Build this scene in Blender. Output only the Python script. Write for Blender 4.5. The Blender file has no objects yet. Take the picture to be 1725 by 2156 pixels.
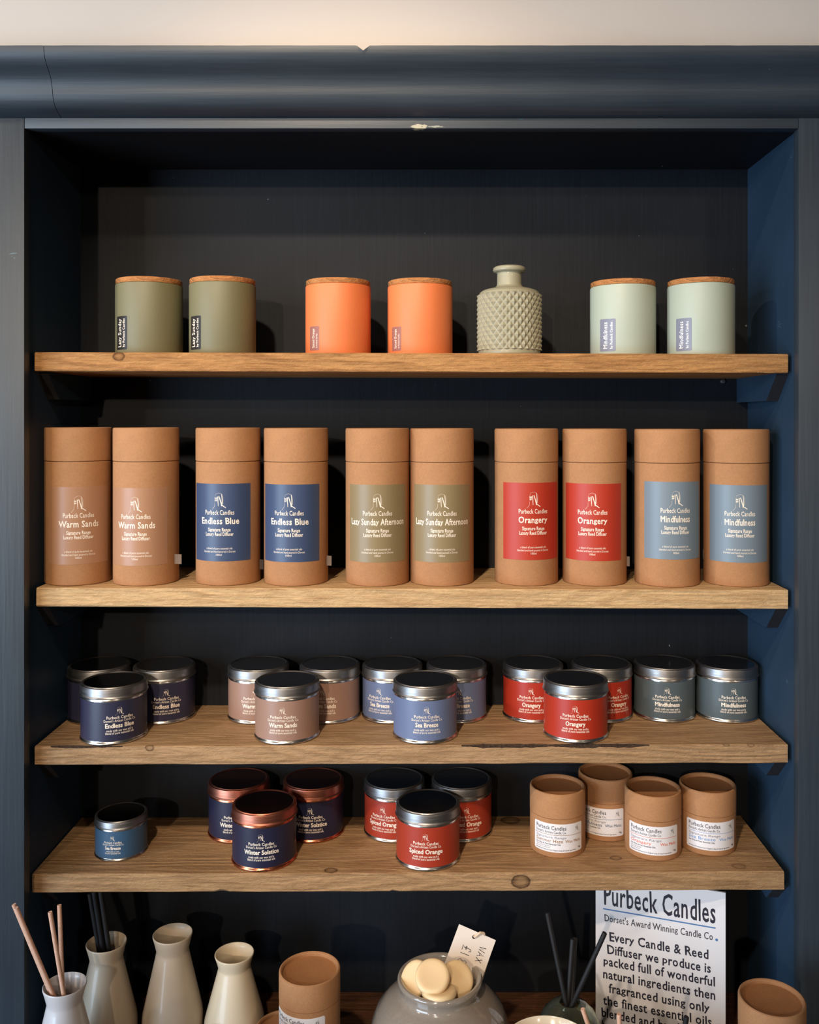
import bpy, bmesh, math, random
from mathutils import Vector, Matrix, noise as mnoise

# ------------------------------------------------------------------ scene basics
scn = bpy.context.scene
COL = scn.collection
F, CX, CY, EYE = 1930.0, 908.0, 883.0, 1.55          # focal length (px), principal point, eye height (m)

cam_d = bpy.data.cameras.new('camera')
cam = bpy.data.objects.new('camera', cam_d); COL.objects.link(cam)
cam.location = (0, 0, EYE); cam.rotation_euler = (math.pi/2, 0, 0)
cam_d.sensor_fit = 'HORIZONTAL'; cam_d.sensor_width = 36
cam_d.lens = 36*F/1725
cam_d.shift_x = -(CX-862.5)/1725; cam_d.shift_y = (CY-1078)/1725
cam_d.clip_start = 0.05
scn.camera = cam

def s2l(c):
    c /= 255.0
    return c/12.92 if c <= .04045 else ((c+.055)/1.055)**2.4
def C(r, g, b): return (s2l(r), s2l(g), s2l(b), 1.0)

W = bpy.data.worlds.new('world'); scn.world = W; W.use_nodes = True
W.node_tree.nodes['Background'].inputs[0].default_value = (1.0, 0.93, 0.86, 1)
W.node_tree.nodes['Background'].inputs[1].default_value = 0.045

def aim(o, tgt):
    o.rotation_euler = (Vector(tgt)-o.location).to_track_quat('-Z', 'Y').to_euler()
def spot(name, loc, tgt, energy, col, size=math.radians(40), blend=.8, radius=.05):
    l = bpy.data.lights.new(name, 'SPOT'); l.energy = energy; l.color = col
    l.spot_size = size; l.spot_blend = blend; l.shadow_soft_size = radius
    o = bpy.data.objects.new(name, l); COL.objects.link(o); o.location = loc; aim(o, tgt); return o
def area(name, loc, tgt, energy, col, sx, sy):
    l = bpy.data.lights.new(name, 'AREA'); l.shape = 'RECTANGLE'; l.size = sx; l.size_y = sy
    l.energy = energy; l.color = col
    o = bpy.data.objects.new(name, l); COL.objects.link(o); o.location = loc; aim(o, tgt); return o
def from_dir(az, el, dist, base=(0, 1.1, 1.6)):
    """a lamp az degrees to the left of the cabinet's front normal, el degrees up"""
    a, e = math.radians(az), math.radians(el)
    return (base[0]-dist*math.cos(e)*math.sin(a), base[1]-dist*math.cos(e)*math.cos(a), base[2]+dist*math.sin(e))

WARM = (1.0, .82, .62)
spot('track_lamp_key', from_dir(13, 11, 4.6), (.04, 1.1, 1.44), 215, WARM, math.radians(24), .75, .045)
spot('track_lamp_side', from_dir(31, 13.5, 4.6), (-.1, 1.1, 1.66), 100, WARM, math.radians(22), .9, .05)
spot('track_lamp_far', from_dir(-22, 13.5, 4.6), (-.05, 1.1, 1.5), 55, (1, .84, .66), math.radians(24), .9, .06)
spot('track_lamp_left', from_dir(63, 24, 2.9), (.1, 1.1, 1.40), 75, (1, .86, .70), math.radians(34), .9, .04)
spot('ceiling_spot', from_dir(13, 34, 1.75), (-.05, 1.1, 1.47), 104, WARM, math.radians(37), .8, .035)
spot('wall_wash', (-1.0, .1, 2.50), (-.95, 1.05, 2.05), 15, (1, .86, .68), math.radians(60), 1, .06)
area('shop_window', (-2.55, -1.15, 1.25), (0, 1.1, 1.4), 120, (.60, .79, 1.0), 1.9, 1.8)

vs = scn.view_settings
vs.view_transform = 'Standard'; vs.look = 'None'; vs.gamma = 1; vs.exposure = 0.0
vs.use_curve_mapping = False

# ------------------------------------------------------------------ node helpers / materials
def mat(name):
    m = bpy.data.materials.new(name); m.use_nodes = True
    return m, m.node_tree.nodes, m.node_tree.links, m.node_tree.nodes['Principled BSDF']
def nd(ns, t, **kw):
    n = ns.new(t)
    for k, v in kw.items(): setattr(n, k, v)
    return n
def coords(ns, ls, scale, src='Object', loc=(0, 0, 0)):
    tc = nd(ns, 'ShaderNodeTexCoord'); mp = nd(ns, 'ShaderNodeMapping')
    mp.inputs['Scale'].default_value = scale; mp.inputs['Location'].default_value = loc
    ls.new(tc.outputs[src], mp.inputs[0]); return mp.outputs[0]
def noise(ns, ls, vec, scale, detail=4, rough=.55, dist=0):
    n = nd(ns, 'ShaderNodeTexNoise'); n.inputs['Scale'].default_value = scale
    n.inputs['Detail'].default_value = detail; n.inputs['Roughness'].default_value = rough
    n.inputs['Distortion'].default_value = dist
    ls.new(vec, n.inputs['Vector']); return n.outputs['Fac']
def ramp(ns, ls, fac, stops):
    r = nd(ns, 'ShaderNodeValToRGB'); e = r.color_ramp.elements
    while len(e) < len(stops): e.new(.5)
    for el, (p, c) in zip(e, stops): el.position = p; el.color = c
    ls.new(fac, r.inputs[0]); return r.outputs[0]
def mix(ns, ls, fac, a, b, mode='MIX'):
    m = nd(ns, 'ShaderNodeMix', data_type='RGBA', blend_type=mode)
    for sock, v in ((m.inputs[0], fac), (m.inputs[6], a), (m.inputs[7], b)):
        if hasattr(v, 'links'): ls.new(v, sock)
        else: sock.default_value = v
    return m.outputs[2]
def math_(ns, ls, op, a, b=None, clamp=False):
    m = nd(ns, 'ShaderNodeMath', operation=op, use_clamp=clamp)
    for i, v in enumerate((a, b)):
        if v is None: continue
        if hasattr(v, 'links'): ls.new(v, m.inputs[i])
        else: m.inputs[i].default_value = v
    return m.outputs[0]
def bump(ns, ls, h, b, strength, dist=.001):
    n = nd(ns, 'ShaderNodeBump'); n.inputs['Strength'].default_value = strength
    n.inputs['Distance'].default_value = dist
    ls.new(h, n.inputs['Height']); ls.new(n.outputs[0], b.inputs['Normal'])

G = (.5,)*3+(1,)
def grey(v): return (v, v, v, 1)

def simple(name, col, rough=.5, metal=0, coat=0, spec=.5, grain=0, var=0):
    m, ns, ls, b = mat(name)
    b.inputs['Base Color'].default_value = col; b.inputs['Roughness'].default_value = rough
    b.inputs['Metallic'].default_value = metal; b.inputs['Coat Weight'].default_value = coat
    b.inputs['Specular IOR Level'].default_value = spec
    v = coords(ns, ls, (1, 1, 1))
    n = noise(ns, ls, v, 420, 3)
    if var:
        d = tuple(c*(1-var) for c in col[:3])+(1,)
        ls.new(mix(ns, ls, ramp(ns, ls, n, [(.35, grey(0)), (.65, grey(1))]), d, col), b.inputs['Base Color'])
    if grain: bump(ns, ls, n, b, grain, .0004)
    return m

def paint(name, col, axis, scuffs=None, streak=.2, rough=.42, spec=.5):
    """brushed navy furniture paint; brush marks run along `axis`; scuffs show older paint"""
    m, ns, ls, b = mat(name)
    sc = [260, 260, 260]; sc['xyz'.index(axis)] = 9
    v = coords(ns, ls, tuple(sc)); br = noise(ns, ls, v, 1, 4, .6)
    v2 = coords(ns, ls, (1, 1, 1)); cl = noise(ns, ls, v2, 5, 3)
    c2 = tuple(min(1, c*1.35+.002) for c in col[:3])+(1,)
    base = mix(ns, ls, ramp(ns, ls, cl, [(.3, grey(0)), (.75, grey(1))]), col, c2)
    base = mix(ns, ls, ramp(ns, ls, br, [(.35, grey(0)), (.85, grey(streak))]), base, C(80, 94, 98))
    sp = noise(ns, ls, v2, 130, 2)
    base = mix(ns, ls, ramp(ns, ls, sp, [(.795, grey(0)), (.81, grey(.6))]), base, C(150, 160, 160))
    if scuffs:
        tc = nd(ns, 'ShaderNodeTexCoord')
        for (cx, cy, cz, rx, rz, thr, colr) in scuffs:
            mp = nd(ns, 'ShaderNodeMapping', vector_type='POINT')
            mp.inputs['Location'].default_value = (-cx/rx, -cy/rx, -cz/rz)
            mp.inputs['Scale'].default_value = (1/rx, 1/rx, 1/rz)
            ls.new(tc.outputs['Object'], mp.inputs[0])
            ln = nd(ns, 'ShaderNodeVectorMath', operation='LENGTH'); ls.new(mp.outputs[0], ln.inputs[0])
            fall = math_(ns, ls, 'SUBTRACT', 1.0, ln.outputs['Value'], True)
            v3 = coords(ns, ls, (160, 160, 700)); nn = noise(ns, ls, v3, 1, 5, .7)
            k = math_(ns, ls, 'MULTIPLY', fall, nn)
            base = mix(ns, ls, ramp(ns, ls, k, [(thr, grey(0)), (thr+.03, grey(1))]), base, colr)
    ls.new(base, b.inputs['Base Color'])
    b.inputs['Roughness'].default_value = rough; b.inputs['Specular IOR Level'].default_value = spec
    bump(ns, ls, br, b, .35, .0006)
    return m

def wood(name, light, dark, seed, knots=(), scale=1.0, rough=.6, contrast=.55):
    """rough-sawn softwood: long growth-ring figure along x, fibres, knots at object positions"""
    m, ns, ls, b = mat(name)
    v = coords(ns, ls, (2.1*scale, 13*scale, 17*scale), loc=(seed*3.1, seed*1.7, seed*.9))
    big = noise(ns, ls, v, 1, 2.5, .45, .25)
    ring = math_(ns, ls, 'SINE', math_(ns, ls, 'MULTIPLY', big, 92.0))
    ring = math_(ns, ls, 'MULTIPLY_ADD', ring, .5); ns[-1].inputs[2].default_value = .5
    vf = coords(ns, ls, (16, 420, 420), loc=(seed, 0, 0)); fib = noise(ns, ls, vf, 1, 4, .65)
    vs_ = coords(ns, ls, (85, 210, 260), loc=(seed*2, 0, 0)); saw = noise(ns, ls, vs_, 1, 5, .75, .6)
    vp = coords(ns, ls, (4, 14, 14), loc=(seed*5, 0, 0)); pat = noise(ns, ls, vp, 1, 3, .6)
    brk = ramp(ns, ls, pat, [(.3, grey(.25)), (.65, grey(1))])
    t = math_(ns, ls, 'MULTIPLY', math_(ns, ls, 'MULTIPLY', ramp(ns, ls, ring, [(.55, grey(0)), (1.0, grey(1))]), brk), contrast)
    base = mix(ns, ls, t, light, dark)
    mid = tuple((a*.55+d*.45) for a, d in zip(light, dark))
    base = mix(ns, ls, ramp(ns, ls, pat, [(.42, grey(0)), (.72, grey(.5))]), base, mid)
    base = mix(ns, ls, ramp(ns, ls, fib, [(.48, grey(0)), (.72, grey(.75))]), base, dark)
    hi = tuple(min(1, c*1.22) for c in light[:3])+(1,)
    base = mix(ns, ls, ramp(ns, ls, saw, [(.55, grey(0)), (.75, grey(.6))]), base, hi)
    if knots:
        tc = nd(ns, 'ShaderNodeTexCoord')
        for (kx, ky, kz, r, dk) in knots:
            sub = nd(ns, 'ShaderNodeVectorMath', operation='SUBTRACT'); ls.new(tc.outputs['Object'], sub.inputs[0])
            sub.inputs[1].default_value = (kx, ky, kz)
            mul = nd(ns, 'ShaderNodeVectorMath', operation='MULTIPLY'); ls.new(sub.outputs[0], mul.inputs[0])
            mul.inputs[1].default_value = (1/(r*1.35), 1/(r*1.1), 1/r)
            ln = nd(ns, 'ShaderNodeVectorMath', operation='LENGTH'); ls.new(mul.outputs[0], ln.inputs[0])
            wob = math_(ns, ls, 'MULTIPLY', saw, .45)
            dd = math_(ns, ls, 'ADD', ln.outputs['Value'], wob)
            dd = math_(ns, ls, 'MULTIPLY', dd, .5)
            kc = ramp(ns, ls, dd, [(0, tuple(c*.35 for c in dark[:3])+(1,)), (.18, mid), (.34, tuple(c*.8 for c in mid[:3])+(1,)),
                                   (.5, tuple(c*.7 for c in dark[:3])+(1,)), (.57, (.01, .006, .004, 1)), (.62, mid), (.95, light)])
            ka = ramp(ns, ls, dd, [(.58, grey(dk)), (.66, grey(dk*.5)), (.95, grey(0))])
            base = mix(ns, ls, ka, base, kc)
    ls.new(base, b.inputs['Base Color'])
    b.inputs['Roughness'].default_value = rough; b.inputs['Specular IOR Level'].default_value = .25
    h = math_(ns, ls, 'ADD', math_(ns, ls, 'MULTIPLY', fib, .6), math_(ns, ls, 'MULTIPLY', saw, .9))
    h = math_(ns, ls, 'ADD', h, math_(ns, ls, 'MULTIPLY', ring, .35))
    bump(ns, ls, h, b, 1.0, .0022)
    return m

def kraft(name, col=C(174, 125, 85)):
    m, ns, ls, b = mat(name)
    v = coords(ns, ls, (1, 1, 1))
    n1 = noise(ns, ls, v, 1100, 2); n2 = noise(ns, ls, v, 60, 4); n3 = noise(ns, ls, v, 480, 3)
    base = mix(ns, ls, ramp(ns, ls, n2, [(.3, grey(0)), (.7, grey(1))]), tuple(c*.9 for c in col[:3])+(1,), col)
    base = mix(ns, ls, ramp(ns, ls, n3, [(.4, grey(0)), (.75, grey(.55))]), base, tuple(c*.72 for c in col[:3])+(1,))
    base = mix(ns, ls, ramp(ns, ls, n1, [(.67, grey(0)), (.74, grey(.7))]), base, C(92, 58, 36))
    ls.new(base, b.inputs['Base Color']); b.inputs['Roughness'].default_value = .72
    b.inputs['Specular IOR Level'].default_value = .25
    bump(ns, ls, n3, b, .25, .0003)
    return m

NAVY = C(43, 50, 58)
M = {}
M['paint_x'] = paint('navy_paint_horizontal', NAVY, 'x')
M['paint_rail'] = paint('navy_paint_rail', NAVY, 'x',
    [(-.014, 1.047, EYE+.3345, .022, .007, .29, C(176, 168, 144)), (.006, 1.047, EYE+.3345, .032, .0035, .36, C(150, 150, 136)),
     (.012, 1.047, EYE+.342, .05, .008, .42, C(44, 72, 82)), (.105, 1.047, EYE+.343, .015, .006, .42, C(50, 80, 92))])
M['paint_z'] = paint('navy_paint_vertical', NAVY, 'z', [(-.4763, 1.047, EYE+.188, .022, .024, .47, C(84, 108, 116))])
M['paint_back_shaded'] = paint('navy_paint_back_shaded', C(19, 21, 26), 'z', streak=.03, rough=.6, spec=.2)  # same cabinet paint, darkened so the recess's shade sits in the colour
M['paint_side_daylit'] = paint('navy_paint_side_daylit', C(34, 53, 72), 'z', streak=.06, rough=.55, spec=.25, scuffs=
    [(.422, 1.11, EYE+.115, .03, .03, .46, C(60, 86, 104)), (.422, 1.085, EYE-.31, .02, .02, .46, C(60, 86, 104))])  # same cabinet paint, blued so window daylight is part of the colour
M['shaded_end'] = simple('shaded_cleat_end', C(30, 31, 38), .8, grain=.4, var=.4)  # cleat ends face downward; their shade is painted in as a dark tone
m, ns, ls, b = mat('cream_wall_paint')
v = coords(ns, ls, (1, 1, 1)); n = noise(ns, ls, v, 35, 5, .6); n2 = noise(ns, ls, v, 2.2, 2)
ls.new(mix(ns, ls, ramp(ns, ls, n2, [(.3, grey(0)), (.7, grey(1))]), C(220, 203, 188), C(224, 208, 194)), b.inputs['Base Color'])
b.inputs['Roughness'].default_value = .7; bump(ns, ls, n, b, .18, .002); M['cream'] = m
M['floor'] = wood('floor_boards', C(120, 84, 52), C(70, 44, 26), 9, scale=.6)
M['counter'] = wood('dark_counter_wood', C(92, 56, 34), C(40, 22, 13), 4, rough=.5)
M['bark'] = simple('dark_bark', C(66, 46, 30), .9, grain=1, var=.75)
M['kraft'] = kraft('kraft_board')
M['kraft_in'] = kraft('kraft_board_lid', C(172, 118, 76))
M['bamboo'] = wood('bamboo_lid', C(196, 132, 78), C(150, 88, 46), 2, scale=2, rough=.5, contrast=.35)
def metal(name, col, rough):
    m, ns, ls, b = mat(name)
    b.inputs['Base Color'].default_value = col; b.inputs['Metallic'].default_value = 1
    v = coords(ns, ls, (30, 30, 900)); n = noise(ns, ls, v, 1, 3)
    ls.new(ramp(ns, ls, n, [(.2, grey(rough*.8)), (.8, grey(rough*1.25))]), b.inputs['Roughness'])
    return m
M['tin'] = metal('brushed_tin', C(140, 137, 136), .40)
M['tin_shiny'] = metal('bright_tin', C(200, 194, 188), .24)
M['tin_top'] = metal('polished_tin_top', C(150, 148, 150), .17)
M['copper_top'] = metal('polished_copper_top', C(150, 90, 72), .17)
M['copper'] = metal('copper_tin', C(172, 106, 86), .40)
M['copper_shiny'] = metal('bright_copper', C(204, 124, 92), .24)
def label_mat(name, col, rough=.42): return simple('label_'+name, col, rough, spec=.45, grain=.05)
LABEL = {
 'navy': label_mat('navy', C(44, 44, 66)), 'blue': label_mat('mid_blue', C(58, 72, 102)),
 'sand': label_mat('sand', C(150, 116, 100)), 'tan': label_mat('tan', C(164, 120, 90)),
 'olive': label_mat('olive', C(134, 116, 84)), 'red': label_mat('red', C(172, 50, 30), .5),
 'tin_red': label_mat('tin_red', C(166, 46, 27)), 'slate': label_mat('slate', C(112, 125, 136)),
 'sea': label_mat('sea_blue', C(98, 110, 142)), 'dark_slate': label_mat('dark_slate', C(76, 86, 90)),
 'teal': label_mat('teal', C(54, 84, 112)), 'midnight': label_mat('midnight', C(32, 32, 56)),
 'rust': label_mat('rust', C(158, 52, 33)), 'white': label_mat('white', C(226, 220, 220)),
 'black': label_mat('black', C(40, 36, 34)), 'mauve': label_mat('mauve_brown', C(150, 98, 88)), 'lilac': label_mat('lilac_grey', C(122, 124, 140)),
}
INK = {'cream': simple('ink_cream', C(238, 222, 204), .5), 'dark': simple('ink_dark', C(38, 36, 50), .5),
       'grey': simple('ink_grey', C(120, 116, 126), .5), 'blue': simple('ink_blue', C(78, 118, 168), .5),
       'orange': simple('ink_orange', C(214, 92, 48), .5), 'brown': simple('ink_brown', C(150, 100, 44), .5),
       'light_blue': simple('ink_light_blue', C(112, 152, 200), .5), 'teal': simple('ink_teal', C(46, 74, 100), .5),
       'white': simple('ink_white', C(240, 238, 236), .5)}

# ------------------------------------------------------------------ mesh helpers
def finish(name, bm, mats, parent=None, smooth=True, angle=35, recalc=True):
    me = bpy.data.meshes.new(name)
    if recalc: bmesh.ops.recalc_face_normals(bm, faces=bm.faces[:])
    bm.to_mesh(me); bm.free()
    for mm in (mats if isinstance(mats, (list, tuple)) else [mats]): me.materials.append(mm)
    if smooth:
        me.polygons.foreach_set('use_smooth', [True]*len(me.polygons))
        me.set_sharp_from_angle(angle=math.radians(angle))
    o = bpy.data.objects.new(name, me); COL.objects.link(o)
    if parent: o.parent = parent
    return o
def box(bm, x0, x1, y0, y1, z0, z1, bevel=0, mi=0):
    vs_ = [bm.verts.new((x, y, z)) for x in (x0, x1) for y in (y0, y1) for z in (z0, z1)]
    fs = [bm.faces.new([vs_[i] for i in q]) for q in ((0, 1, 3, 2), (4, 6, 7, 5), (0, 4, 5, 1), (2, 3, 7, 6), (0, 2, 6, 4), (1, 5, 7, 3))]
    for f in fs: f.material_index = mi
    if bevel:
        es = list({e for f in fs for e in f.edges})
        bmesh.ops.bevel(bm, geom=es, offset=bevel, segments=2, affect='EDGES', profile=.6)
    return bm
def lathe(prof, segs=72, mi=None, bm=None, close=False):
    """prof = [(r, z)] in mm from axis to axis; mi = material index per span"""
    bm = bm or bmesh.new(); rings = []
    for r, z in prof:
        if r < 1e-6: rings.append([bm.verts.new((0, 0, z/1000))])
        else: rings.append([bm.verts.new((r/1000*math.sin(2*math.pi*k/segs), -r/1000*math.cos(2*math.pi*k/segs), z/1000)) for k in range(segs)])
    n = len(rings)
    for i in range(n if close else n-1):
        a, c = rings[i], rings[(i+1) % n]
        for k in range(segs):
            k2 = (k+1) % segs
            if len(a) == 1 and len(c) == 1: continue
            if len(a) == 1: f = bm.faces.new((a[0], c[k], c[k2]))
            elif len(c) == 1: f = bm.faces.new((a[k2], a[k], c[0]))
            else: f = bm.faces.new((a[k2], a[k], c[k], c[k2]))
            if mi: f.material_index = mi[i]
    return bm
def tube(bm, p0, p1, r, segs=14, cap=True):
    p0, p1 = Vector(p0), Vector(p1); q = (p1-p0).to_track_quat('Z', 'Y')
    rg = []
    for p in (p0, p1):
        rg.append([bm.verts.new(p+q @ Vector((r*math.cos(2*math.pi*k/segs), r*math.sin(2*math.pi*k/segs), 0))) for k in range(segs)])
    for k in range(segs): bm.faces.new((rg[0][k], rg[0][(k+1) % segs], rg[1][(k+1) % segs], rg[1][k]))
    if cap: bm.faces.new(rg[0][::-1]); bm.faces.new(rg[1])
    return bm

def empty(name, loc, rz=0):
    o = bpy.data.objects.new(name, None); COL.objects.link(o); o.location = loc; o.rotation_euler = (0, 0, rz)
    o.empty_display_size = .02; return o
def tag(o, label=None, cat=None, group=None, kind=None):
    if label: o['label'] = label
    if cat: o['category'] = cat
    if group: o['group'] = group
    if kind: o['kind'] = kind
    return o
def copy_tree(o, parent=None):
    c = o.copy(); COL.objects.link(c)
    if parent: c.parent = parent
    for ch in list(o.children): copy_tree(ch, c)
    return c

# ------------------------------------------------------------------ lettering
GL = {}
def glyph(ch, bold):
    k = (ch, bold)
    if k in GL: return GL[k]
    cu = bpy.data.curves.new('lettering', 'FONT'); cu.size = 1; cu.resolution_u = 2; cu.offset = bold
    ob = bpy.data.objects.new('lettering', cu)
    def dims(s):
        cu.body = s
        me = bpy.data.meshes.new_from_object(ob)
        vv = [(v.co.x, v.co.y) for v in me.vertices]; ff = [tuple(p.vertices) for p in me.polygons]
        bpy.data.meshes.remove(me); return vv, ff
    a, _ = dims('HH'); h, _ = dims('H'+ch+'H')
    adv = max(x for x, y in h)-max(x for x, y in a)
    vv, ff = dims(ch) if ch != ' ' else ([], [])
    bpy.data.objects.remove(ob); bpy.data.curves.remove(cu)
    GL[k] = (vv, ff, adv); return GL[k]
CAPH = max(y for x, y in glyph('H', 0)[0])
XH = max(y for x, y in glyph('x', 0)[0])
def line_shape(s, cap, width=None, bold=.012, hobo=True, align='c', track=0, squeeze=.72):
    """flat lettering: (verts, faces), baseline y=0, cap height `cap`, scaled to `width` if given (any unit)"""
    V, Fc, x = [], [], 0.0
    for ch in s:
        use = 0 if ch == 'M' else min(bold, .02)          # extra weight: the glyph is struck twice, side by side
        vv, ff, adv = glyph(ch, use); sh = bold-use
        if sh > .001:
            n0 = len(vv); vv, ff = [(q-sh, p) for q, p in vv]+[(q+sh, p) for q, p in vv], ff+[tuple(i+n0 for i in f) for f in ff]
        adv += .6*sh
        half = len(vv)//2 if sh > .001 else len(vv)
        o = len(V)
        ys = [y for _, y in vv]
        lo, hi = (min(ys), max(ys)) if ys else (0, 1)
        xs = [q for q, _ in vv]; c = (min(xs)+max(xs))/2 if xs else 0
        for qi, (px, py) in enumerate(vv):
            if hobo:
                if ch in 'pgyq' and lo < -.05: py = -.12+(py-lo)/(hi-lo)*(XH+.12)
                t = (py-.35*CAPH)/(.65*CAPH)
                px = c+(px-c)*(.90+.14*min(1.2, t*t))
                if ch in 'PBRDEFLbhkdl': px += .03*(1-t*t)
            V.append((px+x, py, 0 if qi < half else 1))
        Fc += [tuple(i+o for i in f) for f in ff]
        x += adv+track
    if not V: return [], []
    k = cap/CAPH
    x0, x1 = min(v[0] for v in V), max(v[0] for v in V)
    kx = (width/(x1-x0)) if width else k*squeeze
    off = {'c': (x0+x1)/2, 'l': x0, 'r': x1}[align]
    return [((a-off)*kx, b_*k, l) for a, b_, l in V], Fc
def poly_strokes(strokes):
    """strokes = [(points, w0, w1)] -> flat ribbons (verts, faces)"""
    V, Fc = [], []
    for pts, w0, w1 in strokes:
        n = len(pts); o = len(V)
        for i, (x, y) in enumerate(pts):
            a = pts[max(0, i-1)]; b_ = pts[min(n-1, i+1)]
            dx, dy = b_[0]-a[0], b_[1]-a[1]; L = math.hypot(dx, dy) or 1
            w = (w0+(w1-w0)*i/(n-1))/2
            V += [(x-dy/L*w, y+dx/L*w), (x+dy/L*w, y-dx/L*w)]
        for i in range(n-1): Fc.append((o+2*i, o+2*i+1, o+2*i+3, o+2*i+2))
    return V, Fc
LOGO = [([(.21, .74), (.27, .93), (.5, 1.0), (.72, .93), (.80, .72), (.80, .36)], .007, .014),
        ([(.20, .68), (.36, .69)], .05, .05), ([(.20, .56), (.36, .58)], .05, .05), ([(.22, .76), (.23, .47)], .03, .02), ([(.33, .74), (.32, .5)], .03, .02),
        ([(.42, .78), (.44, .5), (.46, .22)], .06, .03), ([(.50, .80), (.55, .72), (.66, .42), (.72, .22)], .05, .075), ([(.70, .92), (.74, .6), (.73, .24)], .03, .05),
        ([(.20, .42), (.19, .22), (0, .02)], .012, .012), ([(.76, .26), (1.0, .12)], .05, .045)]
def logo_shape(w, h):
    V, Fc = poly_strokes(LOGO)
    return [((x-.5)*w, y*h) for x, y in V], Fc

def wrap_shapes(bm, R, items):
    """items = [(shape, u0, z0, mi, rot)] in mm laid on a cylinder of radius R (mm) about z, u measured along the arc"""
    for (V, Fc), u0, z0, mi, rot in items:
        t2 = bmesh.new(); tv = [t2.verts.new(((-q[1], q[0]) if rot else (q[0], q[1]))+((q[2] if len(q) > 2 else 0)*.05,)) for q in V]
        for f in Fc:
            try: t2.faces.new([tv[i] for i in f])
            except ValueError: pass
        if V:
            lo, hi = min(v.co.x for v in tv), max(v.co.x for v in tv)
            for k in range(math.ceil(lo/1.6), math.floor(hi/1.6)+1):
                bmesh.ops.bisect_plane(t2, geom=t2.verts[:]+t2.edges[:]+t2.faces[:], plane_co=(k*1.6, 0, 0), plane_no=(1, 0, 0))
        t2.verts.index_update()
        V = [tuple(v.co) for v in t2.verts]; Fc = [[v.index for v in f.verts] for f in t2.faces]; t2.free()
        vs_ = []
        for x, y, l in V:
            a = (u0+x)/R; Rl = R+l
            vs_.append(bm.verts.new((Rl/1000*math.sin(a), -Rl/1000*math.cos(a), (z0+y)/1000)))
        for f in Fc:
            try: bm.faces.new([vs_[i] for i in f]).material_index = mi
            except ValueError: pass
def label_mesh(R, a0, a1, z0, z1, items, corner=0):
    """paper label on a cylinder: angles in degrees (0 = front), z in mm"""
    bm = bmesh.new(); Ro = R+.22; n = 48
    us = [a0+(a1-a0)*i/n for i in range(n+1)]
    if corner:
        c = math.degrees(corner/R)
        ex = [c*(1-math.cos(t*math.pi/10)) for t in range(5)]
        us = sorted(set([a0+e for e in ex]+[a1-e for e in ex]+[u for u in us if a0+c <= u <= a1-c]))
    rows = []
    full = abs(a1-a0) >= 359.9
    for u in us:
        ins = 0
        if corner:
            du = min(u-a0, a1-u)*math.pi/180*R
            if du < corner: ins = corner-math.sqrt(max(0, corner**2-(corner-du)**2))
        a = math.radians(u)
        rows.append([bm.verts.new((r/1000*math.sin(a), -r/1000*math.cos(a), z/1000)) for r, z in ((R-.1, z0+ins), (Ro, z0+ins), (Ro, z1-ins), (R-.1, z1-ins))])
    for i in range(len(rows)-1):
        for j in range(3): bm.faces.new((rows[i][j], rows[i+1][j], rows[i+1][j+1], rows[i][j+1]))
    if not full: bm.faces.new(rows[0]); bm.faces.new(rows[-1][::-1])
    bmesh.ops.recalc_face_normals(bm, faces=bm.faces[:])
    wrap_shapes(bm, Ro+.09, items)
    return bm

# ------------------------------------------------------------------ placing
SHELF = {  # top (mm below eye at shelf middle), underside, left X, right X, tilt (mm of rise per mm to the left)
 1: (-77.3, -55.3, -462, 416, .0025), 2: (197.5, 219.6, -460, 416, .0030), 3: (380.0, 401.5, -462, 415.5, -.0025), 4: (528.5, 550.0, -465, 411.5, -.0035)}
COUNTER_H = 762.0
D_FRONT, D_BACK, D_FRAME = 1068.0, 1220.0, 1047.0
def zsurf(s, X):
    if s == 5: return EYE-COUNTER_H/1000
    return EYE-SHELF[s][0]/1000 - SHELF[s][4]*(X/1000+.025)
def spot_px(xl, xr, d):
    a = (math.atan((xl-CX)/F)+math.atan((xr-CX)/F))/2
    return d*math.tan(a), a
def put(o, s, xl, xr, d, off=0):
    X, a = spot_px(xl, xr, d)
    o.location = (X/1000, d/1000, zsurf(s, X)+.0002)
    o.rotation_euler = (0, 0, -a+math.radians(off))

# ================================================================== THE SETTING
XL, XR = -.465, .420
zt = EYE+.3325                      # underside of the top rail / inner top
zc = EYE-COUNTER_H/1000
bm = bmesh.new()
STW = .15
box(bm, -1.9, XL-.004, 1.062, 1.30, 0, 3.0)
box(bm, XR+.004, 1.9, 1.062, 1.30, 0, 3.0)
box(bm, XL-.004, XR+.004, 1.062, 1.30, zt+.022, 3.0)
box(bm, XL-.004, XR+.004, 1.24, 1.30, 0, zt+.022)
tag(finish('wall_back', bm, M['cream'], smooth=False), kind='structure')
bm = bmesh.new(); box(bm, -2.5, 2.5, -4.5, 1.30, -.05, 0)
tag(finish('floor', bm, M['floor'], smooth=False), kind='structure')

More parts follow.
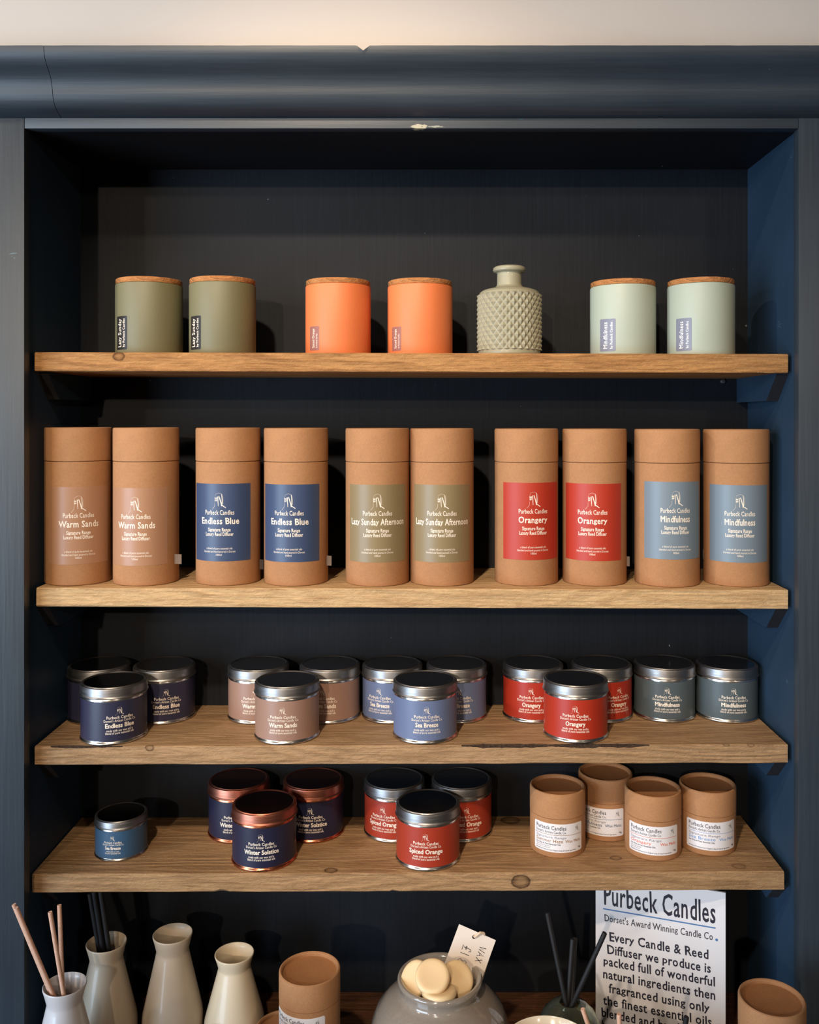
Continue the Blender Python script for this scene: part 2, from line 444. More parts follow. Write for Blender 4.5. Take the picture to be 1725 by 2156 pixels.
# built-in painted shelving unit
cab = empty('display_cabinet', (0, 1.06, zc))
tag(cab, 'tall navy painted built-in shelving cabinet with moulded cornice, holding the wooden shelves', 'cabinet')
def cpart(name, bm, m, **kw):
    o = finish(name, bm, m, **kw); o.parent = cab; o.matrix_parent_inverse = Matrix.Translation(-cab.location); return o
bm = bmesh.new(); box(bm, XL-.002, XR+.002, D_BACK/1000, D_BACK/1000+.015, zc, zt+.018); cpart('back_panel', bm, M['paint_back_shaded'], smooth=False)
bm = bmesh.new(); box(bm, XL-.0035, XL-.0015, 1.0605, D_BACK/1000, zc, zt); cpart('side_panel', bm, M['paint_side_daylit'], smooth=False)
bm = bmesh.new(); box(bm, XR+.0015, XR+.0035, 1.0605, D_BACK/1000, zc, zt); cpart('side_panel', bm, M['paint_side_daylit'], smooth=False)
bm = bmesh.new(); box(bm, XL-.0015, XR+.0015, 1.0605, D_BACK/1000, zt, zt+.018); cpart('top_panel', bm, M['paint_back_shaded'], smooth=False)
ztop = EYE+.358
for s in (-1, 1):
    bm = bmesh.new()
    x0, x1 = (XL-STW, XL) if s < 0 else (XR, XR+STW)
    box(bm, x0, x1, D_FRAME/1000, 1.0615, zc, ztop, bevel=.0008); cpart('stile', bm, M['paint_z'])
bm = bmesh.new(); box(bm, XL+.0003, XR-.0003, D_FRAME/1000+.0004, 1.0615, zt, ztop, bevel=.0006); cpart('rail', bm, M['paint_rail'])

# cornice: swept ogee, two lengths butted at X=-0.422, small notch in the top edge
PROF = [(1047, 344), (1041.5, 345.5), (1036, 347.2), (1031.5, 349.4), (1028, 352), (1025.2, 355.5), (1023.3, 359.5), (1022.1, 363), (1021.4, 367), (1020.6, 371), (1019.2, 375), (1017, 379),
        (1013.8, 382.8), (1010, 386), (1006.2, 389), (1003, 392.5), (1000.8, 396.3), (999.5, 400), (998.8, 404), (998.6, 407.5)]
def cornice(x0, x1, seed):
    bm = bmesh.new(); rng = random.Random(seed)
    xs = [x0+(x1-x0)*i/90 for i in range(91)]
    nx = -.0745                                           # notch centre
    if x0 < nx < x1: xs = sorted(xs+[nx+d for d in (-.0085, -.006, -.0035, -.0012, .0004, .002, .0045, .0062, .0075)])
    rows = []
    for x in xs:
        jit = .0005*mnoise.noise((x*40, seed, 0))
        dz = jit
        t = (x-nx)
        if -.0085 < t < .0075: dz -= .0056*max(0, 1-abs(t-.0005)/.0072)
        row = []
        for i, (d, h) in enumerate(PROF):
            z = EYE+h/1000
            if i >= len(PROF)-3: z = min(z, EYE+.4075+dz)
            row.append(bm.verts.new((x, d/1000, z)))
        row.append(bm.verts.new((x, 1.0618, EYE+.4075+dz))); row.append(bm.verts.new((x, 1.0618, EYE+.344)))
        rows.append(row)
    n = len(rows[0])
    for a, c in zip(rows, rows[1:]):
        for j in range(n): bm.faces.new((a[j], a[(j+1) % n], c[(j+1) % n], c[j]))
    bm.faces.new(rows[0]); bm.faces.new(rows[-1][::-1])
    o = cpart('cornice', bm, M['paint_x'], angle=50); return o
cornice(-.64, -.4225, 1); cornice(-.4219, .595, 2)
# cleats under the shelves, both sides, with slanted front ends
for s in (1, 2, 3, 4):
    for side in (-1, 1):
        bm = bmesh.new()
        xw = XL-.0015 if side < 0 else XR+.0015
        xi = xw+.0145 if side < 0 else xw-.0145
        for x in (xw, xi): pass
        xs0, xs1 = sorted((xw, xi))
        tp = zsurf(s, xi*1000)-(SHELF[s][1]-SHELF[s][0])/1000; bt = tp-.032
        pr = [(D_BACK/1000, bt), (1.113, bt), (1.079, tp), (D_BACK/1000, tp)]
        A = [bm.verts.new((xs0, y, z)) for y, z in pr]; B = [bm.verts.new((xs1, y, z)) for y, z in pr]
        for i in range(4):
            f = bm.faces.new((A[i], A[(i+1) % 4], B[(i+1) % 4], B[i]))
            if i == 1: f.material_index = 1
        bm.faces.new(A[::-1]); bm.faces.new(B)
        cpart('cleat', bm, [M['paint_side_daylit'], M['shaded_end']], smooth=False)
# small screw left in the back panel
bm = lathe([(0, 0), (3.2, 0), (3.4, 1.2), (2.6, 2.2), (1.0, 2.4), (.8, 1.4), (0, 1.4)], 20)
o = finish('screw', bm, M['tin']); o.parent = cab
o.location = Vector(((1523-CX)/F*1.219, 1.2199, EYE-(803-CY)/F*1.219))-cab.location; o.rotation_euler = (math.pi/2, 0, 0)

# counter and its base (mostly below the picture)
bm = bmesh.new(); box(bm, -.95, .95, .80, 1.0465, zc-.035, zc, bevel=.002)
box(bm, XL-.001, XR+.001, 1.0465, D_BACK/1000-.0005, zc-.035, zc)
o = finish('counter', bm, M['counter']); tag(o, 'dark brown wooden counter below the lowest shelf, crowded with pale vases', 'counter')
ct = empty('base_cupboard', (0, .93, 0)); tag(ct, 'navy painted cupboard base under the dark wooden counter', 'cabinet')
bm = bmesh.new(); box(bm, -.93, .93, .83, 1.0455, .08, zc-.0352, bevel=.001); box(bm, -.9, .9, .87, 1.04, 0, .08)
o = finish('carcass', bm, M['paint_z'], parent=ct); o.matrix_parent_inverse = Matrix.Translation(-ct.location)
for i in range(4):
    x0 = -.92+i*.4615
    bm = bmesh.new(); box(bm, x0, x0+.455, .811, .8298, .1, zc-.05, bevel=.0015); box(bm, x0+.06, x0+.395, .808, .812, .16, zc-.11, bevel=.002)
    d_ = finish('door', bm, M['paint_z'], parent=ct); d_.matrix_parent_inverse = Matrix.Translation(-ct.location)
    bm = lathe([(0, 0), (5, 0), (5, 10), (13, 16), (14, 21), (10, 26), (0, 27)], 32)
    k = finish('knob', bm, M['tin'], parent=d_); k.location = (x0+(.41 if i % 2 == 0 else .045), .811-.93, .55); k.location.y = .811-.93+0
    k.rotation_euler = (math.pi/2, 0, 0)

# ================================================================== SHELVES
def kpx(s, x, y, face='front'):
    """knot centre in shelf object coords from where it shows"""
    H = SHELF[s][0]
    if face == 'front': d = D_FRONT; X = (x-CX)/F*d; Hh = (y-CY)/F*d; return (X/1000, 0, -(Hh-H)/1000)
    d = H*F/(y-CY); return ((x-CX)/F*d/1000, (d-D_FRONT)/1000, 0)
WOODS = {
 1: wood('sawn_pine_orange', C(186, 136, 84), C(116, 70, 34), 1.3, [kpx(1, 250, 752)+(.0055, .8)], contrast=.5),
 2: wood('sawn_pine_pale', C(208, 172, 126), C(158, 116, 74), 2.7, [], contrast=.4),
 3: wood('sawn_pine_brown', C(178, 142, 104), C(120, 86, 54), 5.1, [kpx(3, 1530, 1568)+(.0035, .5), kpx(3, 1582, 1569)+(.0035, .5), kpx(3, 315, 1573)+(.004, .8)], contrast=.45),
 4: wood('sawn_pine_knotty', C(176, 138, 98), C(116, 80, 48), 7.9, [kpx(4, 1097, 1857)+(.0085, .9), kpx(4, 697, 1832, 'top')+(.006, .8), kpx(4, 1297, 1808, 'top')+(.0055, .7), kpx(4, 1556, 1826, 'top')+(.0065, .5), kpx(4, 1075, 1728, 'top')+(.010, .7)], contrast=.45),
}
LBL = {1: 'topmost wooden shelf board, thick orange-brown edge, carrying pots with bamboo lids',
       2: 'pale wooden shelf board carrying the row of tall kraft tubes',
       3: 'wooden shelf board with dark bark along its front edge, second up from the counter',
       4: 'lowest wooden shelf board with a dark round knot in its front edge'}
BARK = {3: [(75, 285, 2.6), (955, 1400, 3.6), (452, 508, 1.0)], 1: [], 2: [], 4: []}
CHIP = {4: [(452, 482, 2.2), (822, 836, 2.0)]}
def shelf_board(s):
    H0, H1, xl, xr, tilt = SHELF[s]; th = (H1-H0)/1000; dep = (D_BACK-D_FRONT-.6)/1000
    bm = bmesh.new(); N = 240; rows = []
    for i in range(N+1):
        x = (xl+(xr-xl)*i/N)/1000
        px = CX+x*1000/D_FRONT*F
        ch = .0012+.0009*mnoise.noise((x*14, s*7.3, .2))+.0005*mnoise.noise((x*90, s*3, 0))
        bark = 0
        for a, c, dp in BARK[s]:
            if a-6 < px < c+6:
                t = min(1, (px-a+6)/70, (c+6-px)/70); bark = max(bark, t*(dp/1000)*(.75+.5*mnoise.noise((x*25, 1, s))+.35*mnoise.noise((x*140, 4, s))))
        ch = max(.0004, ch); chy, chz = ch, ch
        if bark > 0: chy, chz = max(ch, bark*1.5), max(ch, bark)
        cb = max(.0003, .0009+.0012*mnoise.noise((x*22, s*2.2, 5)))
        for a, c, dp in CHIP.get(s, []):
            if a < px < c: cb += dp/1000*math.sin((px-a)/(c-a)*math.pi)
        w = .0006*mnoise.noise((x*9, s, 3))+.0003*mnoise.noise((x*60, s, 8))
        row = [(0+w+cb, -th), (0+w, -th+cb), (0+w, -th*.5), (0+w, -chz), (chy+w, 0), (dep*.3, 0), (dep, 0), (dep, -th)]
        rows.append(([bm.verts.new((x, y, z)) for y, z in row], bark))
    for (a, ba), (c, bb) in zip(rows, rows[1:]):
        for j in range(8):
            f = bm.faces.new((a[j], a[(j+1) % 8], c[(j+1) % 8], c[j]))
            if j == 3 and min(ba, bb) > .0008: f.material_index = 1
    bm.faces.new(rows[0][0]); bm.faces.new(rows[-1][0][::-1])
    o = finish('shelf_board', bm, [WOODS[s], M['bark']], angle=28)
    o.location = (0, D_FRONT/1000, EYE-H0/1000-tilt*.025); o.rotation_euler = (0, math.atan(tilt), 0)
    tag(o, LBL[s], 'shelf', 'wooden shelves in the cabinet')
for s in SHELF: shelf_board(s)

# ================================================================== SHELF 1: POTS AND BOTTLE
def glass_candle(glass, label, lh, aw, center, lines, ink):
    """matt glass pot (r 40, h 85.5) with bamboo lid; upright sticker low on its left"""
    r = empty('glass_candle', (0, 0, 0)); R = 40.0
    finish('pot', lathe([(0, 0), (37.5, 0), (39.2, .7), (R, 2.5), (R, 83.5), (39.6, 85), (38.6, 85.6), (36.5, 85.6), (36.5, 60), (0, 60)], 96), glass, r)
    finish('lid', lathe([(0, 80), (36.2, 80), (36.2, 85.8), (38.8, 85.8), (39.3, 86.6), (39.3, 91.2), (38.4, 92), (0, 92)], 96), M['bamboo'], r)
    a0, a1 = center-aw/2, center+aw/2
    z0 = 5; items = []
    uc = math.radians(center)*(R+.29); wmm = math.radians(aw)*R
    for (txt, frac, cap, wid) in lines:
        items.append((line_shape(txt, cap, wid, bold=.008, align='l'), uc-wmm/2+wmm*frac, z0+3, 1, True))
    finish('label', label_mesh(R, a0, a1, z0, z0+lh, items, corner=1.5), [label, ink], r)
    return r
G_OLIVE = simple('matt_olive_glass', C(114, 108, 78), .55, grain=.12)
G_ORANGE = simple('matt_orange_glass', C(222, 120, 68), .55, grain=.05)
G_SAGE = simple('matt_sage_glass', C(168, 176, 160), .5, grain=.05)
def spec(kind):
    return {'olive': (G_OLIVE, LABEL['black'], 40, 28, -53, [('Lazy Sunday', .50, 6.2, 34), ('by Purbeck Candles', .82, 3.6, 34)], INK['cream']),
            'orange': (G_ORANGE, LABEL['mauve'], 29, 23, -46, [('Spiced Orange', .55, 4.0, 23), ('by Purbeck Candles', .84, 2.2, 17)], INK['cream']),
            'sage': (G_SAGE, LABEL['lilac'], 39, 30, -27, [('Mindfulness', .50, 5.6, 32), ('by Purbeck Candles', .82, 3.2, 32)], INK['white'])}[kind]
pots = {k: None for k in ('olive', 'orange', 'sage')}
def place_pot(kind, xl, xr, d, label, off=0):
    if pots[kind] is None: o = pots[kind] = glass_candle(*spec(kind))
    else: o = copy_tree(pots[kind])
    put(o, 1, xl, xr, d, off); tag(o, label, 'candle', 'lidded glass candles on the top shelf')
place_pot('olive', 242, 385.5, 1127, 'olive green candle pot with bamboo lid, leftmost on the top shelf', 0)
place_pot('olive', 399, 538, 1121, 'olive green candle pot with bamboo lid, second from left on the top shelf', 0)
place_pot('orange', 643.5, 780.6, 1131, 'orange candle pot with bamboo lid, the left of the orange pair', 0)
place_pot('orange', 816.5, 953, 1132, 'orange candle pot with bamboo lid beside the sage diamond-patterned bottle', 0)
place_pot('sage', 1242.6, 1382, 1133, 'pale sage candle pot with bamboo lid, the left of the sage pair', 0)
place_pot('sage', 1405.5, 1548, 1120, 'pale sage candle pot with bamboo lid, at the right end of the top shelf', -3)
# ceramic bottle with raised diamonds
bt = empty('ceramic_bottle', (0, 0, 0))
def diamond_bottle():
    bm = bmesh.new(); nd_, sub = 28, 10; S = nd_*sub; prof = []
    z0, z1, R = 7.0, 74.0, 37.6; rows_ = 6
    prof += [(36, 0, 0), (37.2, .6, 0), (37.9, 2, 0), (37.9, 5.6, 0), (R, 6.9, 0)]
    K = rows_*10
    for i in range(K+1): prof.append((R, z0+(z1-z0)*i/K, 1, i/K*rows_))
    prof += [(37.4, 75.2, 0), (36.2, 77.6, 0), (33.4, 79.8, 0), (29, 81.4, 0), (22, 82.9, 0), (17.5, 84.4, 0), (15.6, 86.4, 0), (15, 89, 0), (15, 101.2, 0), (15.6, 102.4, 0), (18.2, 103, 0),
             (19.6, 104.2, 0), (20, 106, 0), (19.4, 108.2, 0), (17.4, 109.6, 0), (14.5, 110, 0), (12.6, 109.2, 0), (12, 107, 0), (12, 90, 0), (14, 84, 0), (30, 76, 0), (34, 70, 0), (34, 4, 0)]
    rings = []
    for p in prof:
        ring = []
        for k in range(S):
            th = 2*math.pi*k/S; r = p[0]
            if p[2]:
                u, v = k/sub, p[3]; a, c = (u+v) % 1, (u-v) % 1
                f = 1-2*max(abs(a-.5), abs(c-.5)); r += 2.5*f
            ring.append(bm.verts.new((r/1000*math.sin(th), -r/1000*math.cos(th), p[1]/1000)))
        rings.append(ring)
    for a, c in zip(rings, rings[1:]):
        for k in range(S): bm.faces.new((a[(k+1) % S], a[k], c[k], c[(k+1) % S]))
    bm.faces.new(rings[0]); bm.faces.new(rings[-1][::-1])
    return bm
G_BOTTLE = simple('sage_ceramic', C(152, 146, 122), .5, coat=.15, grain=.06)
finish('bottle', diamond_bottle(), G_BOTTLE, bt, angle=18)
put(bt, 1, 1005, 1141, 1124, 2); tag(bt, 'sage ceramic bottle with raised diamond pattern and flared lip', 'bottle')

# ================================================================== SHELF 2: KRAFT DIFFUSER TUBES
def diffuser_tube(lab, title, tw, zlab=28.5, half=58, sticker=None):
    R = 38.7; r = empty('diffuser_tube', (0, 0, 0))
    finish('base', lathe([(0, 0), (37.4, 0), (38.3, .5), (R, 1.6), (R, 145.2), (38.2, 145.9), (36, 145.9), (36, 150), (0, 150)], 96), M['kraft'], r)
    finish('lid', lathe([(0, 149.5), (36.2, 149.5), (36.2, 146.4), (38.2, 146.4), (38.9, 147), (38.9, 184), (38.5, 185.7), (37.6, 186.4), (36.2, 186), (35.6, 184.6), (35.6, 182.5), (0, 182.5)], 96), M['kraft'], r)
    z = zlab; Rt = R+.29; c = []
    c.append((logo_shape(16.5, 20), 0, z+60.8, 1, False))
    c.append((line_shape('Purbeck Candles', 5.4, 36, .008), 0, z+55, 1, False))
    c.append((line_shape(title, 7.2, tw, .022), 0, z+44, 1, False))
    c.append((line_shape('Signature Range', 4.2, 27.5, .018), 0, z+35.3, 1, False))
    c.append((line_shape('Luxury Reed Diffuser', 4.2, 34.5, .018), 0, z+30, 1, False))
    c.append((line_shape('a blend of pure essential oils', 2.4, 32, 0, hobo=False), 0, z+14, 1, False))
    c.append((line_shape('blended and hand poured in Dorset', 2.4, 39, 0, hobo=False), 0, z+10.3, 1, False))
    c.append((line_shape('100ml', 2.4, 7, 0, hobo=False), 0, z+6.6, 1, False))
    finish('label', label_mesh(R, -half, half, z, z+91.5, c), [lab, INK['cream']], r)
    if sticker:
        bm = bmesh.new(); a0, zz, out = sticker      # a small price sticker, one corner lifting off the side
        n = 6; top = []
        for i in range(n+1):
            t = i/n; a = math.radians(a0-8+16*t); rr = (R+.25+out*t*t)/1000
            top.append([bm.verts.new((rr*math.sin(a), -rr*math.cos(a), (zz+q-2*t)/1000)) for q in (0, 12)])
        for p, q in zip(top, top[1:]): bm.faces.new((p[0], q[0], q[1], p[1]))
        bmesh.ops.solidify(bm, geom=bm.faces[:], thickness=.00015)
        o = finish('price_sticker', bm, LABEL['white'], r); o['label'] = 'small white sticker peeling off the side'
    return r
TUBES = [
 ('tan', 'Warm Sands', 47, 93, 236, 1117.5, 0, 25, None, 'kraft tube with faint tan label, leftmost of the tall tubes, half in shadow'),
 ('tan', 'Warm Sands', 47, 237, 378, 1117, -19.5, 24, (84, 22, 4), 'kraft tube with faint tan label, second from left in the tube row'),
 ('blue', 'Endless Blue', 48, 411, 550, 1121, -16.5, 29, (97, 14, 3), 'kraft tube with mid blue label, the left of the blue-labelled pair'),
 ('blue', 'Endless Blue', 48, 556, 691, 1119, -13.5, 28.5, (90, 20, 4), 'kraft tube with mid blue label, the right of the blue-labelled pair'),
 ('olive', 'Lazy Sunday Afternoon', 71, 728, 862, 1119, 0, 28.5, None, 'kraft tube with olive label, the left of the olive-labelled pair'),
 ('olive', 'Lazy Sunday Afternoon', 71, 864.6, 997, 1121, 0, 28.5, None, 'kraft tube with olive label, the right of the olive-labelled pair'),
 ('red', 'Orangery', 36, 1041.7, 1175.7, 1125, 13, 31, None, 'kraft tube with red label, the left of the red-labelled pair'),
 ('red', 'Orangery', 36, 1185.5, 1319, 1125, -3.5, 30, (93, 20, 4), 'kraft tube with red label, the right of the red-labelled pair'),
 ('slate', 'Mindfulness', 36, 1336, 1474.5, 1119, 15.7, 33, None, 'kraft tube with grey-blue label, second from right in the tube row'),
 ('slate', 'Mindfulness', 36, 1481, 1621, 1122, 7, 29, (-84, 28, 1), 'kraft tube with grey-blue label, rightmost of the tall tubes')]
for lab, title, tw, xl, xr, d, off, zl, st, label in TUBES:
    o = diffuser_tube(LABEL[lab], title, tw, zl, sticker=st)
    put(o, 2, xl, xr, d, off); tag(o, label, 'tube', 'tall kraft tubes on the second shelf')

# ================================================================== TINS
def candle_tin(lab, title, tw, k=1.0, kz=1.0, mtl='tin', small=False):
    r = empty('candle_tin', (0, 0, 0)); sh = M[mtl+'_shiny']; br = M[mtl]
    q = lambda P: [(a*k, b_*kz) for a, b_ in P]
    finish('body', lathe(q([(0, .8), (34, .8), (36, 0), (38, 0), (39.2, .8), (39.4, 1.9), (38.9, 3), (38.2, 3.6), (38.0, 4.2), (38.0, 51), (37.6, 53.2), (37.0, 54.2), (37.0, 58), (0, 58)]), 96), sh, r)
    finish('lid', lathe(q([(37.1, 58), (37.4, 53.9), (38.6, 53.3), (39.5, 53.6), (39.8, 54.4), (39.5, 55.2), (38.9, 55.8), (38.7, 56.6), (38.7, 64.2), (38.3, 65.4), (37.5, 65.9), (37.0, 65.6), (36.7, 66.0), (36.2, 66.8), (35.5, 67.0),
                            (34.9, 66.6), (34.4, 66.0), (0, 66.0)]), 96, mi=[0]*16+[1]), [br, M[mtl+'_top']], r)
    z0, z1 = 4.6*kz, 50.6*kz; h = z1-z0; R = 38.0*k; c = []
    f = h/46.5; g = f if small else 1
    c.append((logo_shape(9.5*g, 9.6*g), -.5, z0+30*f, 1, False))
    c.append((line_shape('Purbeck Candles', 3.4*g, 30.5*g, .012), 0, z0+26.2*f, 1, False))
    c.append((line_shape("Dorset's Artisan Candle Co", 2.8*g, 37*g, .008), 0, z0+22.6*f, 1, False))
    c.append((line_shape(title, 5.0*g, tw*g, .034, hobo=False), 0, z0+15.8*f, 1, False))
    l1, l2 = ('made with soy wax', '& pure essential oils') if small else ('made with soy wax and a', 'blend of pure essential oils')
    c.append((line_shape(l1, 2.5*g, (22 if small else 30.6)*g, .012), 0, z0+11.3*f, 1, False))
    c.append((line_shape(l2, 2.5*g, (27 if small else 33)*g, .012), 0, z0+8.2*f, 1, False))
    finish('label', label_mesh(R, -180, 180, z0, z1, c), [lab, INK['cream']], r)
    return r
SRC = {}
def place_tin(key, s, xl, xr, d, off, label, group):
    if key not in SRC:
        lab, title, tw, kw = TINS[key]; o = SRC[key] = candle_tin(LABEL[lab], title, tw, **kw)
    else: o = copy_tree(SRC[key])
    put(o, s, xl, xr, d, off); tag(o, label, 'tin', group)
TINS = {'navy': ('navy', 'Endless Blue', 33.5, {}), 'sand': ('sand', 'Warm Sands', 34, {}), 'sea': ('sea', 'Sea Breeze', 27.5, {}),
        'red': ('tin_red', 'Orangery', 23.5, {}), 'slate': ('dark_slate', 'Mindfulness', 31, {}),
        'midnight': ('midnight', 'Winter Solstice', 42, {'mtl': 'copper'}), 'rust': ('rust', 'Spiced Orange', 41, {}),
        'teal': ('teal', 'Sea Breeze', 27.5, {'k': .80, 'kz': .70, 'small': True})}
g3, g4 = 'candle tins on the third shelf', 'candle tins on the lowest shelf'
place_tin('navy', 3, 140, 277, 1180, 8, 'navy-labelled tin at the back in the dark left corner of the third shelf', g3)
place_tin('navy', 3, 278, 413, 1179, 4, 'navy-labelled tin at the back right of the navy trio', g3)
place_tin('navy', 3, 166, 313, 1107, 10, 'navy-labelled tin in front of the other two navy ones', g3)
place_tin('sand', 3, 478.6, 610, 1180, -6, 'sand-brown labelled tin at the back left of the sand trio', g3)
place_tin('sand', 3, 630, 759.4, 1180, -14, 'sand-brown labelled tin at the back right of the sand trio', g3)
place_tin('sand', 3, 534, 675, 1108, -8, 'sand-brown labelled tin in front of the other two sand ones', g3)
place_tin('sea', 3, 761.7, 891, 1180, -26, 'grey-blue labelled tin at the back left of the blue trio', g3)
place_tin('sea', 3, 896, 1027, 1180, 5, 'grey-blue labelled tin at the back right of the blue trio', g3)
place_tin('sea', 3, 826, 965, 1108, 3, 'light blue labelled tin in front of the other two blue ones', g3)
place_tin('red', 3, 1057.5, 1188, 1181, -3, 'red-labelled tin at the back left of the red trio', g3)
place_tin('red', 3, 1200.5, 1333.6, 1181, 36, 'red-labelled tin at the back right of the red trio', g3)
place_tin('red', 3, 1141, 1284, 1110, 0, 'red-labelled tin in front of the other two red ones', g3)
place_tin('slate', 3, 1332, 1467.5, 1182, 6, 'dark slate labelled tin next to the red tins, with an orange glint on its rim', g3)
place_tin('slate', 3, 1462.6, 1599, 1179, 14, 'dark slate labelled tin at the right end of the third shelf', g3)
place_tin('teal', 4, 197, 313, 1128, -19, 'small teal-labelled tin standing alone at the left of the lowest shelf', g4)
place_tin('midnight', 4, 438, 568, 1181, -6, 'copper tin with midnight blue label, back left of the copper trio', g4)
place_tin('midnight', 4, 595, 725.7, 1181, -6, 'copper tin with midnight blue label, back right of the copper trio', g4)
place_tin('midnight', 4, 485.6, 627.6, 1109, -6, 'copper tin with midnight blue label, in front of the other two copper ones', g4)
place_tin('rust', 4, 765.5, 895.5, 1181, -22, 'rust-red labelled silver tin, back left of the rust-red trio', g4)
place_tin('rust', 4, 907, 1037.5, 1181, 10, 'rust-red labelled silver tin, back right of the rust-red trio', g4)
place_tin('rust', 4, 831, 971.7, 1109, -4, 'rust-red labelled silver tin, in front of the other two rust-red ones', g4)

# ================================================================== WAX MELT TUBES
def melt_tube(base_h, top_h, name1, ink1, small_txt, R=34.0, blank=False):
    r = empty('kraft_tube', (0, 0, 0)); H = top_h
    finish('base', lathe([(0, 0), (R-1, 0), (R-.3, .5), (R, 1.5), (R, base_h-.3), (R-.5, base_h), (R-2.2, base_h), (R-2.2, base_h+3), (0, base_h+3)], 96), M['kraft'], r)
    finish('lid', lathe([(0, base_h+2.5), (R-2, base_h+2.5), (R-2, base_h+.25), (R-.4, base_h+.25), (R+.15, base_h+.8), (R+.15, H-2.4), (R-.3, H-.8), (R-1.5, H), (R-2.8, H-.4), (R-3.6, H-1.4), (R-3.9, H-2.6), (R-3.9, H-4.3), (R-4.4, H-4.4), (0, H-4.2)], 96, mi=[0]*12+[1]), [M['kraft'], M['kraft_in']], r)
    if blank: return r
    z1 = base_h-5.2; z0 = z1-34; c = []; L = -29.5
    T = lambda s_, cap, w, zz, mi, bold=.008, hobo=True, al='l', x=L: c.append((line_shape(s_, cap, w, bold, hobo, al), x, z1-zz, mi, False))
    T('Purbeck Candles', 4.6, 39, 7.2, 1); T("Dorset's Artisan Candle Co.", 3.0, 39, 11.6, 1)
    c.append((logo_shape(6.5, 8), 24, z1-10.5, 1, False))
    n = 24; V = []; Fc = []
    for i in range(n+1):
        x = -31+62*i/n; V += [(x, 0), (x, .45)]
        if i: Fc.append((2*i-2, 2*i, 2*i+1, 2*i-1))
    c.append(((V, Fc), 0, z1-13.6, 2, False))
    T('Signature Range', 2.7, 39, 17.6, 3, 0, False); T(name1, 3.8, {'Summer Haze': 35, 'Mindfulness': 34, 'Orangery': 27, 'Sea Breeze': 33}.get(name1), 22.4, 2)
    T('Wax Melts', 3.4, 21.5, 22.4, 2, al='r', x=29.5)
    T('Soy Wax & Pure Essential Oils', 1.7, 32, 25.4, 1, .02, False)
    for i, sline in enumerate(small_txt): T(sline, 1.5, None, 27.6+i*2.1, 3, 0, False)
    T('blended and hand poured in England using all natural ingredients', 1.5, 52, 32.2, 1, .01, False)
    T('90g', 1.9, 4, 30.6, 1, .02, False, 'r', 30)
    finish('label', label_mesh(R, -55, 55, z0, z1, c, corner=2.2), [LABEL['white'], INK['dark'], ink1, INK['grey']], r)
    return r
SM = ['a blend of lemon, chamomile &', 'citrus with a sweet floral heart']
MELTS = [('Summer Haze', 'brown', 1116, 1233, 1135.5, 2, SM, 'kraft tube with white label and brown lettering, leftmost of the four on the lowest shelf'),
         ('Mindfulness', 'teal', 1218, 1332, 1178, -14, ['sweet orange, cedar, patchouli', 'lavender & clove'], 'kraft tube standing behind the other three on the lowest shelf'),
         ('Orangery', 'orange', 1315, 1436, 1127.5, 1, ['sweet orange, geranium,', 'bergamot & lavender'], 'kraft tube with white label and orange lettering on the lowest shelf'),
         ('Sea Breeze', 'light_blue', 1429.6, 1551.4, 1139, 10, [], 'kraft tube with white label and light blue lettering, rightmost on the lowest shelf')]
for nm, ink, xl, xr, d, off, sm, label in MELTS:
    o = melt_tube(46, 76, nm, INK[ink], sm); put(o, 4, xl, xr, d, off); tag(o, label, 'tube', 'short kraft tubes on the lowest shelf')

# ================================================================== COUNTER
o = melt_tube(118, 148, 'Orangery', INK['orange'], SM); put(o, 5, 588, 716, 1026, -26); tag(o, 'tall kraft tube with white label, on the counter between the vases and the grey jar', 'tube')
o = melt_tube(122, 152, 'Orangery', INK['orange'], SM); put(o, 5, 1553, 1700, 968, 75); tag(o, 'kraft tube on the counter in front of the cabinet right side, lid tilted to view', 'tube')
o['label'] = 'kraft tube with plain side showing, at the far right end of the counter'
o = melt_tube(24, 42, '', INK['orange'], [], R=30, blank=True); o.location = (-.178, 1.089, zc+.0002); tag(o, 'low kraft tub, only its lid rim showing behind the tall tube on the counter', 'tub')

CER = simple('stone_glaze', C(186, 168, 146), .42, coat=.2, grain=.05)
CER_C = simple('cream_glaze', C(212, 194, 166), .42, coat=.2, grain=.05)
CER_DAYLIT = simple('pale_daylit_glaze', C(214, 206, 204), .34, coat=.35, grain=.05)  # leftmost vase's glaze, whitened to carry cool daylight in its colour
def vase(h, rr, m, inner=True, kr=1.0):
    P = [(0, 0), (30, 0), (33, 1.2), (34.6, 6), (35.8, 20), (36, 32), (35.2, 40), (31.6, 56), (27.4, 75), (22.6, 97), (20.2, 108), (19.3, 112.4), (19.1, 114), (19.3, 116), (20.2, 120), (21.6, 126), (23.4, 132.6), (23.4, 133.9), (22.8, 134.4), (22, 134),
         (20.2, 128), (17.8, 118), (17, 113.5), (18, 108), (24, 86), (31, 50), (31, 6), (0, 6)]
    kz = h/134.4; o = empty('ceramic_vase', (0, 0, 0))
    finish('vase', lathe([(r*rr/23.6*kr if r else 0, z*kz) for r, z in P], 80), m, o, angle=60)
    return o
gv = 'waisted ceramic vases on the counter'
def put_vase(xl, xr, y, d, m, label, rr=23.8):
    X, a = spot_px(xl, xr, d); H = (y-CY)/F*d
    o = vase(COUNTER_H-H, rr, m); o.location = (X/1000, d/1000, zc+.0002); tag(o, label, 'vase', gv); return o
v1 = put_vase(88, 184, 2072, 1028, CER_DAYLIT, 'whitish vase holding pale reeds, leftmost on the counter', 23.6)
v2 = put_vase(179, 268.5, 1983, 1112, CER, 'stone-coloured vase with dark reeds, just behind the white one')
v3 = put_vase(320, 407, 1965, 1122, CER, 'stone-coloured empty vase, tallest of the vases, third from left')
v4 = put_vase(451, 536, 2006, 1122, CER_C, 'cream vase, right of the tallest one, beside the kraft tube')
X5 = (443-CX)/F*928
